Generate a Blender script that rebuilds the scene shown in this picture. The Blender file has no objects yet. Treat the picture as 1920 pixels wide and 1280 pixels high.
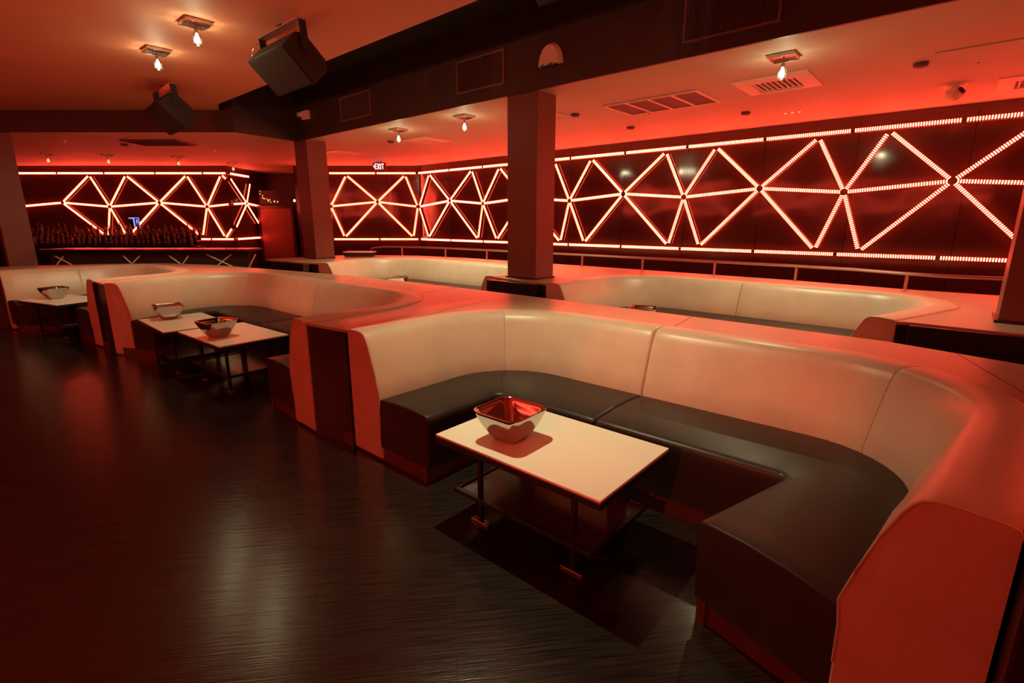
import bpy, bmesh, math, random
from mathutils import Vector, Matrix
from mathutils.geometry import tessellate_polygon
random.seed(7)
S = bpy.context.scene
COL = S.collection
PI = math.pi

# ------------------------------------------------------------------ camera, world, exposure
cam_d = bpy.data.cameras.new('camera'); cam = bpy.data.objects.new('camera', cam_d); COL.objects.link(cam)
cam_d.sensor_width = 36.0; cam_d.lens = 946.0 / 1920 * 36.0; cam_d.clip_start = .02
cam.location = (0, 0, 1.6)
cam.rotation_euler = (math.radians(90 - 13.4), 0, -math.radians(48.5))
S.camera = cam
w = bpy.data.worlds.new('world'); S.world = w; w.use_nodes = True
w.node_tree.nodes['Background'].inputs[0].default_value = (.01, .003, .002, 1)
w.node_tree.nodes['Background'].inputs[1].default_value = .15
S.view_settings.view_transform = 'Standard'; S.view_settings.look = 'None'
S.view_settings.exposure = 0; S.view_settings.gamma = 1; S.view_settings.use_curve_mapping = False
S.cycles.max_bounces = 8; S.cycles.diffuse_bounces = 4; S.cycles.glossy_bounces = 4
S.cycles.sample_clamp_indirect = 6

LED_RGB = (1.0, .060, .030); LED_POWER = 30.0
WARM = (1.0, .92, .52)
SPOT_MAIN = 205.0     # spotlights of the high ceiling (W)
SPOT_LOW = 150.0       # spotlights of the low ceiling (W)

# ------------------------------------------------------------------ materials
def mat(name, rgb, rough=.5, metal=0, spec=.5, coat=0, noise=None, bump=None, rgb2=None, stretch=(1, 1, 1), detail=6, rvar=0, ior=None):
    m = bpy.data.materials.new(name); m.use_nodes = True
    nt = m.node_tree; N = nt.nodes; L = nt.links; b = N['Principled BSDF']
    b.inputs['Base Color'].default_value = (*rgb, 1); b.inputs['Roughness'].default_value = rough
    b.inputs['Metallic'].default_value = metal; b.inputs['Specular IOR Level'].default_value = spec
    b.inputs['Coat Weight'].default_value = coat
    if ior: b.inputs['IOR'].default_value = ior
    if noise:
        tc = N.new('ShaderNodeTexCoord'); mp = N.new('ShaderNodeMapping'); mp.inputs['Scale'].default_value = stretch
        nz = N.new('ShaderNodeTexNoise'); nz.inputs['Scale'].default_value = noise; nz.inputs['Detail'].default_value = detail
        L.new(tc.outputs['Object'], mp.inputs[0]); L.new(mp.outputs[0], nz.inputs['Vector'])
        if rgb2:
            r = N.new('ShaderNodeValToRGB'); r.color_ramp.elements[0].position = .36; r.color_ramp.elements[1].position = .66
            r.color_ramp.elements[0].color = (*rgb2, 1); r.color_ramp.elements[1].color = (*rgb, 1)
            L.new(nz.outputs['Fac'], r.inputs[0]); L.new(r.outputs[0], b.inputs['Base Color'])
        if rvar:
            mr = N.new('ShaderNodeMapRange'); mr.inputs[3].default_value = rough - rvar; mr.inputs[4].default_value = rough + rvar
            L.new(nz.outputs['Fac'], mr.inputs[0]); L.new(mr.outputs[0], b.inputs['Roughness'])
        if bump:
            bp = N.new('ShaderNodeBump'); bp.inputs['Strength'].default_value = bump; bp.inputs['Distance'].default_value = .01
            L.new(nz.outputs['Fac'], bp.inputs['Height']); L.new(bp.outputs[0], b.inputs['Normal'])
    return m

def emat(name, rgb, strength):
    m = bpy.data.materials.new(name); m.use_nodes = True
    b = m.node_tree.nodes['Principled BSDF']
    b.inputs['Base Color'].default_value = (.02, .02, .02, 1)
    b.inputs['Emission Color'].default_value = (*rgb, 1); b.inputs['Emission Strength'].default_value = strength
    return m

M = {}
M['leather'] = mat('cream_leather', (.58, .51, .39), .36, spec=.45, coat=.0, noise=5, bump=.07, rgb2=(.53, .46, .345), detail=8, rvar=.04)
M['seat'] = mat('dark_brown_leather', (.032, .023, .019), .40, spec=.32, noise=7, bump=.16, rgb2=(.026, .018, .014), detail=8, rvar=.06)
M['base'] = mat('dark_vinyl', (.030, .018, .014), .42, noise=20, bump=.05, rvar=.05)
M['kick'] = mat('reddish_kick_board', (.10, .035, .024), .30, noise=8, rgb2=(.08, .026, .018), stretch=(1, 8, 1))
M['paint'] = mat('ceiling_paint', (.66, .56, .42), .62, noise=.9, rgb2=(.60, .50, .37), bump=.03, detail=4)
M['paint_high_red_light'] = mat('high_ceiling_paint_red_light', (.84, .34, .20), .62, noise=.9, rgb2=(.79, .31, .18), bump=.03, detail=4)  # same ceiling paint, with the red light on it mixed into the colour
M['beam'] = mat('dark_brown_paint', (.055, .034, .026), .5, noise=2, rgb2=(.048, .030, .022))
M['column'] = mat('brown_satin_paint', (.17, .075, .055), .42, noise=2, rgb2=(.15, .066, .048))
M['black'] = mat('black_lacquer', (.012, .010, .010), .28, noise=6, rvar=.05)
M['matte'] = mat('matte_black', (.010, .008, .008), .6, noise=30, bump=.05)
M['grille'] = mat('speaker_grille_cloth', (.024, .018, .013), .75, noise=160, bump=.25)
M['steel'] = mat('brushed_steel', (.55, .50, .46), .28, metal=1, noise=30, stretch=(1, 1, .05), rvar=.06)
M['chrome'] = mat('polished_metal', (.52, .50, .46), .10, metal=1, noise=4, rvar=.02)
M['white'] = mat('cream_laminate', (.76, .76, .64), .30, noise=3, rvar=.006)
M['frame'] = mat('painted_vent_frame', (.85, .74, .60), .4, noise=12, rgb2=(.80, .68, .55))
M['ventdark'] = mat('dark_vent_louvre', (.10, .07, .055), .6, noise=20)
M['darkwood'] = mat('dark_veneer', (.035, .022, .016), .35, noise=5, rgb2=(.022, .014, .010), stretch=(6, 6, .6))
M['rail'] = mat('satin_rail_metal', (.62, .50, .44), .30, metal=1, noise=12, rvar=.05)
M['glass'] = mat('bottle_glass', (.06, .025, .015), .08, spec=.8, noise=5, rvar=.02)
M['glass2'] = mat('clear_bottle_glass', (.16, .13, .11), .06, spec=.9, noise=5, rvar=.02)
M['glass3'] = mat('green_bottle_glass', (.02, .05, .02), .07, spec=.8, noise=5, rvar=.02)
M['label'] = mat('paper_bottle_label', (.14, .11, .08), .7, noise=40)
M['bulb'] = emat('bulb_glow', (1, .84, .55), 3.5)
M['dim'] = emat('dim_bulb_glow', (1, .55, .25), 1.2)
M['led'] = emat('red_led', LED_RGB, LED_POWER)
M['exitred'] = mat('exit_sign_face', (.25, .03, .035), .4, noise=9)
M['exitlit'] = emat('exit_letters', (1.0, .60, .55), 3.0)
M['exithalo'] = emat('exit_back_face', (1.0, .04, .12), 1.2)
M['blue'] = emat('blue_reflection_glow', (.25, .3, 1.0), 1.5)
M['amber'] = emat('amber_glint_glow', (1.0, .3, .12), 5)
M['green'] = emat('green_dot_glow', (.2, 1.0, .4), 2)
M['redglint'] = emat('red_glint_glow', (1.0, .12, .06), 25)
M['redpanel'] = mat('red_brown_door', (.22, .06, .04), .45, noise=3, rgb2=(.19, .05, .035))

def wallmat():   # glossy dark mirror panels, 1.29 m wide with fine dark joints
    m = bpy.data.materials.new('dark_mirror_panels'); m.use_nodes = True
    nt = m.node_tree; N = nt.nodes; L = nt.links; b = N['Principled BSDF']
    b.inputs['Roughness'].default_value = .10; b.inputs['IOR'].default_value = 1.75
    tc = N.new('ShaderNodeTexCoord'); nz = N.new('ShaderNodeTexNoise'); nz.inputs['Scale'].default_value = 1.1
    L.new(tc.outputs['Object'], nz.inputs['Vector'])
    r = N.new('ShaderNodeValToRGB'); r.color_ramp.elements[0].color = (.050, .018, .014, 1); r.color_ramp.elements[1].color = (.080, .030, .022, 1)
    L.new(nz.outputs['Fac'], r.inputs[0])
    sx = N.new('ShaderNodeSeparateXYZ'); L.new(tc.outputs['Object'], sx.inputs[0])
    dv = N.new('ShaderNodeMath'); dv.operation = 'DIVIDE'; dv.inputs[1].default_value = 1.29; L.new(sx.outputs[0], dv.inputs[0])
    fr = N.new('ShaderNodeMath'); fr.operation = 'FRACT'; L.new(dv.outputs[0], fr.inputs[0])
    lt = N.new('ShaderNodeMath'); lt.operation = 'LESS_THAN'; lt.inputs[1].default_value = .007; L.new(fr.outputs[0], lt.inputs[0])
    mx = N.new('ShaderNodeMix'); mx.data_type = 'RGBA'; mx.inputs[7].default_value = (.004, .002, .002, 1)
    L.new(lt.outputs[0], mx.inputs[0]); L.new(r.outputs[0], mx.inputs[6]); L.new(mx.outputs[2], b.inputs['Base Color'])
    n2 = N.new('ShaderNodeTexNoise'); n2.inputs['Scale'].default_value = 1.6; n2.inputs['Detail'].default_value = 1
    L.new(tc.outputs['Object'], n2.inputs['Vector'])
    bp = N.new('ShaderNodeBump'); bp.inputs['Strength'].default_value = .25; bp.inputs['Distance'].default_value = .03
    L.new(n2.outputs['Fac'], bp.inputs['Height']); L.new(bp.outputs[0], b.inputs['Normal'])
    return m
M['mirror'] = wallmat()

def plankmat():
    m = bpy.data.materials.new('dark_wood_floor'); m.use_nodes = True
    nt = m.node_tree; N = nt.nodes; L = nt.links; b = N['Principled BSDF']
    tc = N.new('ShaderNodeTexCoord'); mp = N.new('ShaderNodeMapping')
    mp.inputs['Rotation'].default_value = (0, 0, math.radians(41)); L.new(tc.outputs['Object'], mp.inputs[0])
    bk = N.new('ShaderNodeTexBrick'); bk.inputs['Scale'].default_value = 1; bk.inputs['Brick Width'].default_value = 1.2
    bk.inputs['Row Height'].default_value = .16; bk.inputs['Mortar Size'].default_value = .0022; bk.inputs['Mortar Smooth'].default_value = .3
    bk.inputs['Color1'].default_value = (.019, .013, .010, 1); bk.inputs['Color2'].default_value = (.015, .010, .008, 1)
    bk.inputs['Mortar'].default_value = (.014, .010, .008, 1); L.new(mp.outputs[0], bk.inputs['Vector'])
    m2 = N.new('ShaderNodeMapping'); m2.inputs['Scale'].default_value = (1.4, 38, 1)
    L.new(mp.outputs[0], m2.inputs[0])
    nz = N.new('ShaderNodeTexNoise'); nz.inputs['Scale'].default_value = 3; nz.inputs['Detail'].default_value = 8; L.new(m2.outputs[0], nz.inputs['Vector'])
    r = N.new('ShaderNodeValToRGB'); r.color_ramp.elements[0].position = .35; r.color_ramp.elements[1].position = .65
    r.color_ramp.elements[0].color = (.45, .45, .45, 1); r.color_ramp.elements[1].color = (1.5, 1.5, 1.5, 1); L.new(nz.outputs['Fac'], r.inputs[0])
    mx = N.new('ShaderNodeMix'); mx.data_type = 'RGBA'; mx.blend_type = 'MULTIPLY'; mx.inputs[0].default_value = 1
    L.new(bk.outputs['Color'], mx.inputs[6]); L.new(r.outputs[0], mx.inputs[7]); L.new(mx.outputs[2], b.inputs['Base Color'])
    mr = N.new('ShaderNodeMapRange'); mr.inputs[3].default_value = .14; mr.inputs[4].default_value = .27; b.inputs['Specular IOR Level'].default_value = .75
    L.new(nz.outputs['Fac'], mr.inputs[0]); L.new(mr.outputs[0], b.inputs['Roughness'])
    bp = N.new('ShaderNodeBump'); bp.inputs['Strength'].default_value = .22; bp.inputs['Distance'].default_value = .004
    L.new(nz.outputs['Fac'], bp.inputs['Height'])
    b2 = N.new('ShaderNodeBump'); b2.inputs['Strength'].default_value = .8; b2.inputs['Distance'].default_value = .003; b2.invert = True
    L.new(bk.outputs['Fac'], b2.inputs['Height']); L.new(bp.outputs[0], b2.inputs['Normal']); L.new(b2.outputs[0], b.inputs['Normal'])
    return m
M['floor'] = plankmat()
M['ledge'] = mat('wood_laminate_top', (.46, .36, .26), .33, spec=.4, noise=5, rgb2=(.42, .32, .23), stretch=(14, 1.0, 1), bump=.015, rvar=.03)

# ------------------------------------------------------------------ helpers
def setp(o, label=None, cat=None, group=None, kind=None):
    if label: o['label'] = label
    if cat: o['category'] = cat
    if group: o['group'] = group
    if kind: o['kind'] = kind
    return o
def obj(name, bm, m, parent=None, sharp=35, bevel=0):
    me = bpy.data.meshes.new(name)
    bmesh.ops.recalc_face_normals(bm, faces=bm.faces)
    bm.to_mesh(me); bm.free()
    for ml in (m if isinstance(m, (list, tuple)) else [m]): me.materials.append(ml)
    for p in me.polygons: p.use_smooth = True
    me.set_sharp_from_angle(angle=math.radians(sharp))
    o = bpy.data.objects.new(name, me); COL.objects.link(o)
    if parent: o.parent = parent
    if bevel:
        b = o.modifiers.new('bevel', 'BEVEL'); b.width = bevel; b.segments = 2; b.limit_method = 'ANGLE'
        b.harden_normals = False
    return o
def thing(name, label, cat, loc=(0, 0, 0), rz=0, group=None):
    o = bpy.data.objects.new(name, None); COL.objects.link(o); o.empty_display_size = .1
    o.location = loc; o.rotation_euler = (0, 0, rz)
    return setp(o, label, cat, group)
def dup(root, loc, rz, label, group=None):
    r = root.copy(); COL.objects.link(r); r.location = loc; r.rotation_euler = (0, 0, rz); r['label'] = label
    if group: r['group'] = group
    for ch in list(root.children):
        c = ch.copy(); COL.objects.link(c); c.parent = r
        for g in ch.children:
            d = g.copy(); COL.objects.link(d); d.parent = c
    return r
def box(bm, x0, x1, y0, y1, z0, z1, mt=None):
    M4 = mt or Matrix.Identity(4)
    v = [bm.verts.new(M4 @ Vector(p)) for p in [(x0,y0,z0),(x1,y0,z0),(x1,y1,z0),(x0,y1,z0),(x0,y0,z1),(x1,y0,z1),(x1,y1,z1),(x0,y1,z1)]]
    for f in [(0,3,2,1),(4,5,6,7),(0,1,5,4),(1,2,6,5),(2,3,7,6),(3,0,4,7)]: bm.faces.new([v[i] for i in f])
def nbm(): return bmesh.new()
def boxes(*bs):
    bm = nbm()
    for b in bs: box(bm, *b)
    return bm
def tube(bm, pts, r, n=8, closed=False, caps=True):
    pts = [Vector(p) for p in pts]; rings = []; K = len(pts)
    up0 = None
    for i, p in enumerate(pts):
        if closed: t = (pts[(i+1) % K] - pts[i-1]).normalized()
        else: t = ((pts[min(i+1, K-1)] - pts[max(i-1, 0)])).normalized()
        ref = Vector((0, 0, 1)) if abs(t.z) < .95 else Vector((1, 0, 0))
        a = t.cross(ref).normalized(); b = a.cross(t).normalized()
        rings.append([bm.verts.new(p + a*math.cos(2*PI*k/n)*r + b*math.sin(2*PI*k/n)*r) for k in range(n)])
    R = len(rings)
    for i in range(R if closed else R-1):
        for k in range(n): bm.faces.new([rings[i][k], rings[i][(k+1) % n], rings[(i+1) % R][(k+1) % n], rings[(i+1) % R][k]])
    if caps and not closed: bm.faces.new(rings[0]); bm.faces.new(rings[-1][::-1])
def lathe(bm, prof, n=16, c=(0, 0, 0)):
    rings = []
    for r, z in prof:
        rings.append([bm.verts.new((c[0]+r*math.cos(2*PI*k/n), c[1]+r*math.sin(2*PI*k/n), c[2]+z)) for k in range(n)])
    for a, b in zip(rings, rings[1:]):
        for k in range(n): bm.faces.new([a[k], a[(k+1) % n], b[(k+1) % n], b[k]])
    bm.faces.new(rings[0][::-1]); bm.faces.new(rings[-1])
def prism(bm, poly, z0, z1, caps=True):
    lo = [bm.verts.new((x, y, z0)) for x, y in poly]; hi = [bm.verts.new((x, y, z1)) for x, y in poly]
    n = len(poly)
    for i in range(n): bm.faces.new([lo[i], lo[(i+1) % n], hi[(i+1) % n], hi[i]])
    if not caps: return
    for a, b, c in tessellate_polygon([[Vector((x, y, 0)) for x, y in poly]]):
        bm.faces.new([lo[a], lo[b], lo[c]]); bm.faces.new([hi[a], hi[b], hi[c]])
def struct(name, bm, m, **k): return setp(obj(name, bm, m, **k), kind='structure')

# picture-plane-parallel directions of the back walls: fw = distance, s = sideways
FWD = Vector((.749, .6626, 0)); SID = Vector((.6626, -.749, 0))
def fs(fw, s, z=0): return FWD*fw + SID*s + Vector((0, 0, z))

# ------------------------------------------------------------------ room shell
LOWZ, HIGHZ, RECZ = 3.10, 3.45, 4.02
WX = 9.35; CW = 14.79
corner = Vector((9.35, 11.75, 0)); lcorner = fs(CW, -7.95)
struct('floor', boxes((-5.4, 24, -7, 26, -.1, 0)), M['floor'])
# low ceiling beyond the beams
bm = nbm()
prism(bm, [(5.03, -6.9), (9.5, -6.9), (9.5, 11.8), (14, 20), (0, 24), tuple(fs(14.6, -15))[:2], tuple(fs(9.33, -12.2))[:2], tuple(fs(9.33, -4.80))[:2], (5.03, 9.99)], LOWZ, LOWZ+.12)
o = struct('ceiling', bm, M['paint']); o['label'] = 'low red-lit ceiling over the back of the lounge'
# high ceiling with its rolled edge up to the recess
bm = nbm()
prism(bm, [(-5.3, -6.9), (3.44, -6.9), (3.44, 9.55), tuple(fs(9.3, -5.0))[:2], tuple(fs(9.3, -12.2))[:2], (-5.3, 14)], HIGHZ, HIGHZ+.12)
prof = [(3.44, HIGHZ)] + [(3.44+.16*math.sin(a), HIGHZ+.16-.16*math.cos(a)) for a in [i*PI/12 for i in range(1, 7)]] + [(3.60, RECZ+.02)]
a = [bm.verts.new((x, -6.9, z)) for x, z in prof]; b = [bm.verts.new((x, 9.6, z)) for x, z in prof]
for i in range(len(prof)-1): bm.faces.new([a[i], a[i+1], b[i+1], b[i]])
o = struct('ceiling_high', bm, M['paint_high_red_light']); o['label'] = 'higher ceiling over the aisle'; o.name = 'ceiling.001'
bm = nbm(); prism(bm, [(3.5, -6.9), (5.05, -6.9), (5.05, 12), (3.5, 12)], RECZ, RECZ+.1)
o = struct('ceiling', bm, M['beam']); o.name = 'ceiling.002'
# long boxed beam and the lower cross beam
struct('trim_1', boxes((5.0, 5.03, -6.9, 9.98, LOWZ-.006, 4.1), (5.03, 5.44, -6.9, 10.0, LOWZ+.125, 4.1)), M['beam'])
bm = nbm(); P = [fs(9.3, -12.3), fs(9.3, -4.79), Vector((5.0, 9.95, 0)), Vector((5.44, 9.95, 0)), Vector((5.44, 10.36, 0)), Vector((3.95, 10.36, 0)), fs(9.66, -4.9), fs(9.66, -12.3)]
prism(bm, [(p.x, p.y) for p in P], LOWZ+.125, HIGHZ)
P = [fs(9.3, -12.3), fs(9.3, -4.79), Vector((5.0, 9.95, 0)), Vector((5.03, 9.98, 0)), fs(9.33, -4.79), fs(9.33, -12.3)]
prism(bm, [(p.x, p.y) for p in P], LOWZ-.006, LOWZ+.125)
struct('trim_2', bm, M['beam'])
bm = nbm(); P = [fs(9.32, -4.95), fs(9.32, -4.79), Vector((5.0, 9.97, 0)), Vector((5.3, 9.97, 0)), Vector((5.3, 10.3, 0)), Vector((3.95, 10.3, 0))]
prism(bm, [(p.x, p.y) for p in P], HIGHZ, 4.1); struct('trim_3', bm, M['beam'])

def wall_between(name, A, B, z0=0, z1=LOWZ+.02, m=None, t=.1):
    A = Vector(A); B = Vector(B); d = (B-A); L = d.length; ang = math.atan2(d.y, d.x)
    bm = boxes((0, L, 0, t, z0, z1)); o = struct(name, bm, m or M['mirror'])
    o.location = A; o.rotation_euler = (0, 0, ang); return o
wall_between('wall_right', (WX, 11.75, 0), (WX, -6.9, 0))         # thickness to +X side
bpy.data.objects['wall_right'].location.x = WX + 0.0
wall_between('wall_back', fs(CW, -6.1), (9.35, 11.75, 0))
wall_between('wall_left', fs(CW, -15.5), lcorner)
rec_dir = Vector((.74, .6726, 0)).normalized(); rec_end = lcorner + rec_dir*2.3
wall_between('wall_left', lcorner, rec_end).name = 'wall_left_return'
wall_between('wall_far', rec_end, fs(17.1, -5.3), m=M['beam'])
wall_between('wall_far', fs(17.1, -5.6), fs(CW, -5.9), m=M['beam']).name = 'wall_far_return'
wall_between('wall_near', (-3.7, -6.9, 0), (-3.7, 15, 0), z1=4.1, m=M['mirror'])
wall_between('wall_front', (-5.3, -6.9, 0), (9.5, -6.9, 0), z1=4.1, m=M['beam'])
wall_between('wall_outer', fs(9.0, -12.3), fs(15.2, -15.5), z1=4.1, m=M['beam'])
wall_between('wall_outer', (-5.3, 14.5, 0), fs(9.3, -12.3), z1=4.1, m=M['beam']).name = 'wall_outer_side'

# red-brown door in the dark corridor
pos = fs(16.2, -7.35)
d = thing('door_1', 'red-brown door panel in the dark corridor beside the mirror wall', 'door', pos, math.atan2(SID.y, SID.x)); d['kind'] = 'structure'; del d['category']
obj('door_panel', boxes((-.5, .48, 0, .06, 0, 1.99)), M['redpanel'], d, bevel=.01)
obj('door_frame', boxes((-.58, -.5, -.02, .1, 0, 2.07), (.48, .56, -.02, .1, 0, 2.07), (-.5, .48, -.02, .1, 1.99, 2.07)), M['darkwood'], d)

# ------------------------------------------------------------------ LED lattice: every bar its own fixture
def led_bar(A, B, nrm, label, group, gap=.035):
    """A, B on the wall face; nrm = direction away from the wall."""
    A = Vector(A); B = Vector(B); d = (B-A).normalized(); A = A+d*gap; B = B-d*gap; L = (B-A).length
    x = d; z = Vector(nrm).normalized(); y = z.cross(x)
    mt = Matrix((x, y, z)).transposed().to_4x4()
    o = thing('led_light_bar', label, 'LED light bar', (0, 0, 0), 0, group)
    o.matrix_world = Matrix.Translation(A) @ mt
    obj('housing', boxes((0, L, -.018, .018, .002, .046)), M['matte'], o)
    bm = nbm(); n = max(2, int(L/.029)); p = L/n
    for i in range(n):
        c = (i+.5)*p; box(bm, c-.0076, c+.0076, -.024, .024, .0465, .058)
    obj('led_strip', bm, M['led'], o)
    return o
ORD = ['first', 'second', 'third', 'fourth', 'fifth', 'sixth', 'seventh', 'eighth', 'ninth', 'tenth', 'eleventh', 'twelfth', 'thirteenth', 'fourteenth', 'fifteenth']
def lattice(mids, tops, bots, fn, nrm, where, fromw, skip=(), ends=()):
    """mids: (u, z) list; tops[i], bots[i] = u of the node between mid i and i+1."""
    ZT, ZB = 2.90, 1.10; off = 0
    for i in range(len(mids)-1):
        (u0, z0), (u1, z1) = mids[i], mids[i+1]; n = ORD[i] if i < 15 else 'next'
        pan = f'{n} panel from {fromw}'
        t, b = tops[i], bots[i]
        segs = [('upper edge', (u0, ZT), (u1, ZT)), ('lower edge', (u0, ZB), (u1, ZB)), ('middle', (u0, z0), (u1, z1)),
                ('top diagonal starting', (u0, z0), (t, ZT-.05)), ('top diagonal ending', (t, ZT-.05), (u1, z1)),
                ('bottom diagonal starting', (u0, z0), (b, ZB+.05)), ('bottom diagonal ending', (b, ZB+.05), (u1, z1))]
        for k, (nm, p, q) in enumerate(segs):
            if (i, k) in skip: continue
            g = 'red LED lattice on the %s wall' % where
            led_bar(fn(*p), fn(*q), nrm, f'red LED bar, {nm}, {where} wall, {pan}', g, gap=.045 if k in (2, 3, 4, 5, 6) else .022)
# long right wall; u runs from the near right end to the far left, panels from right to left
hi = lambda k: .27+2.556*k
mids = [(-3.56, 2.03), (-2.29, 2.13), (-1.02, 2.03), (.27, 2.13), (1.51, 2.03), (2.72, 2.13), (4.02, 2.03), (5.27, 2.13), (6.57, 2.03), (7.87, 2.13), (9.20, 2.03), (10.43, 2.13), (11.72, 2.0)]
tops = [-3.1, -1.48, -.53, 1.06, 1.94, 3.50, 4.42, 6.04, 6.98, 8.65, 9.58, 11.24]
tops = [-3.1, -1.48, -.53, 1.06, 1.94, 3.50, 4.42, 6.04, 6.98, 8.63, 9.58, 11.24]
bots = [-3.26, -1.32, -.69, 1.21, 1.80, 3.66, 4.26, 6.16, 6.79, 8.73, 9.39, 11.35]
lattice(mids, tops, bots, lambda u, z: (WX-.0, u, z), (-1, 0, 0), 'long right', 'right end')
# back wall with the EXIT sign (s coordinate on the picture-parallel plane)
fnb = lambda s, z: tuple(fs(CW, s, z))
lattice([(-2.66, 2.0), (-3.79, 2.13), (-5.11, 2.01), (-5.66, 2.05)], [-2.98, -4.62, -5.40], [-2.82, -4.78, -5.30], fnb, tuple(-FWD), 'back', 'the corner')
# left bar wall
lattice([(-7.95, 2.07), (-8.61, 2.0), (-9.94, 2.11), (-11.36, 2.0), (-12.67, 2.11), (-13.95, 2.0)], [-8.11, -9.07, -10.76, -11.78, -13.3], [-8.2, -8.85, -11.0, -11.55, -13.7], fnb, tuple(-FWD), 'left bar', 'its right corner', skip={(0, 3), (0, 5), (4, 3), (4, 4), (4, 5), (4, 6)})
fnr = lambda s, z: tuple(lcorner + rec_dir*s + Vector((0, 0, z)))
nr = Vector((.6726, -.74, 0))
for lab, p, q in [('upper edge, beside the corridor', (0.02, 2.9), (1.15, 2.9)), ('middle left of its star, beside the corridor', (0.02, 2.07), (.78, 2.12)), ('middle right of its star, beside the corridor', (.82, 2.12), (1.75, 2.04)),
                  ('lower edge, beside the corridor', (.02, 1.1), (1.6, 1.1)), ('falling upper diagonal beside the corridor', (.02, 2.78), (.8, 2.12)), ('steep upper diagonal beside the corridor', (.8, 2.12), (1.15, 2.72)),
                  ('steep lower diagonal beside the corridor', (.02, 1.42), (.8, 2.1)), ('dim falling lower diagonal beside the corridor', (.8, 2.1), (1.45, 1.5))]:
    led_bar(fnr(*p), fnr(*q), nr, 'red LED bar on the bar wall return, ' + lab, 'red LED lattice on the bar wall return')
led_bar(fnb(-8.2, 1.12), fnb(-7.97, 1.42), tuple(-FWD), 'short red LED bar at the lower right end of the left bar wall', 'red LED lattice on the left bar wall')
led_bar(fnb(-8.1, 2.87), fnb(-7.96, 2.72), tuple(-FWD), 'short red LED bar at the upper right end of the left bar wall', 'red LED lattice on the left bar wall')
# LED lattice of the wall behind the photographer (same fixtures; it lights the near side)
lattice([(-2.3, 2.03), (-.3, 2.13), (2.3, 2.03), (4.9, 2.13), (7.5, 2.03), (10.1, 2.13), (12.7, 2.03)], [-1.4, 1.1, 3.6, 6.3, 8.8, 11.4], [-1.4, 1.2, 3.7, 6.2, 8.9, 11.3], lambda u, z: (-3.7, u, z), (1, 0, 0), 'near', 'the front', skip={(i, k) for i in range(6) for k in (1, 5, 6)})

lattice([(-4.4, 2.03), (-1.8, 2.13), (.8, 2.03), (3.4, 2.13), (6.0, 2.03), (8.6, 2.13)], [-3.4, -.5, 2.4, 4.4, 7.6], [-3.3, -.6, 2.5, 4.3, 7.7], lambda u, z: (u, -6.8, z), (0, 1, 0), 'front', 'the near corner')  # bars added on the unseen front wall to redden faces turned towards it

# ------------------------------------------------------------------ booths
def fillet(pts, r, n_arc=10, n_str=8):
    """4-point U: straight, arc, straight, arc, straight, with the same sample count for every U."""
    P = [Vector((x, y, 0)) for x, y in pts]; r = [r, r] if not isinstance(r, (list, tuple)) else r
    out = []; prev = P[0]
    for k in (1, 2):
        a = (P[k-1]-P[k]).normalized(); b = (P[k+1]-P[k]).normalized()
        th = math.acos(max(-1, min(1, a.dot(b)))); tl = r[k-1]/math.tan(th/2)
        s = P[k]+a*tl; e = P[k]+b*tl; c = P[k]+(a+b).normalized()*(r[k-1]/math.sin(th/2))
        for i in range(n_str): out.append(prev.lerp(s, i/n_str))
        va = s-c; vb = e-c; tot = math.acos(max(-1, min(1, va.normalized().dot(vb.normalized()))))
        sg = 1 if va.cross(vb).z > 0 else -1
        for i in range(n_arc): out.append(c + Matrix.Rotation(sg*tot*i/n_arc, 3, 'Z') @ va)
        prev = e
    for i in range(n_str+1): out.append(prev.lerp(P[3], i/n_str))
    return out
def offset(path, d):
    out = []
    for i, p in enumerate(path):
        t = (path[min(i+1, len(path)-1)]-path[max(i-1, 0)]).normalized(); out.append(p+Vector((t.y, -t.x, 0))*d)
    return out
def at(path, t):
    t = max(0, min(len(path)-1, t)); i = min(int(t), len(path)-2); return path[i].lerp(path[i+1], t-i)
def tfor(path, pt):   # path parameter closest to a point
    best = min(range(len(path)-1), key=lambda i: ((path[i]+path[i+1])/2-Vector((*pt, 0))).length)
    a, b = path[best], path[best+1]; u = (Vector((*pt, 0))-a).dot(b-a)/(b-a).length_squared
    return best+max(0, min(1, u))
def loft(segs_t, prof_fn):
    bm = nbm(); rings = []
    for t in segs_t: rings.append([bm.verts.new(p) for p in prof_fn(t)])
    n = len(rings[0])
    for a, b in zip(rings, rings[1:]):
        for k in range(n): bm.faces.new([a[k], a[(k+1) % n], b[(k+1) % n], b[k]])
    f0 = bm.faces.new(rings[0][::-1]); f1 = bm.faces.new(rings[-1])
    bmesh.ops.triangulate(bm, faces=[f0, f1])
    return bm
def sampling(path, t0, t1, r, r1):
    """list of (t, inset) from t0 to t1 with rounded ends of radius r"""
    def adv(t, d, sgn):
        while d > 1e-6:
            i = t + sgn*.05; s = (at(path, i)-at(path, t)).length
            if s < 1e-7: return i
            if s >= d: return t+(i-t)*d/s
            d -= s; t = i
        return t
    st = []
    for k in range(5):
        a = PI/2*k/4; st.append((adv(t0, r*(1-math.cos(a)), 1), r*(1-math.sin(a))))
    en = []
    for k in range(5):
        a = PI/2*k/4; en.append((adv(t1, r1*(1-math.cos(a)), -1), r1*(1-math.sin(a))))
    mid = [(t, 0) for t in range(math.ceil(st[-1][0]+.15), math.floor(en[-1][0]-.15)+1)]
    return st+mid+en[::-1]

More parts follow.
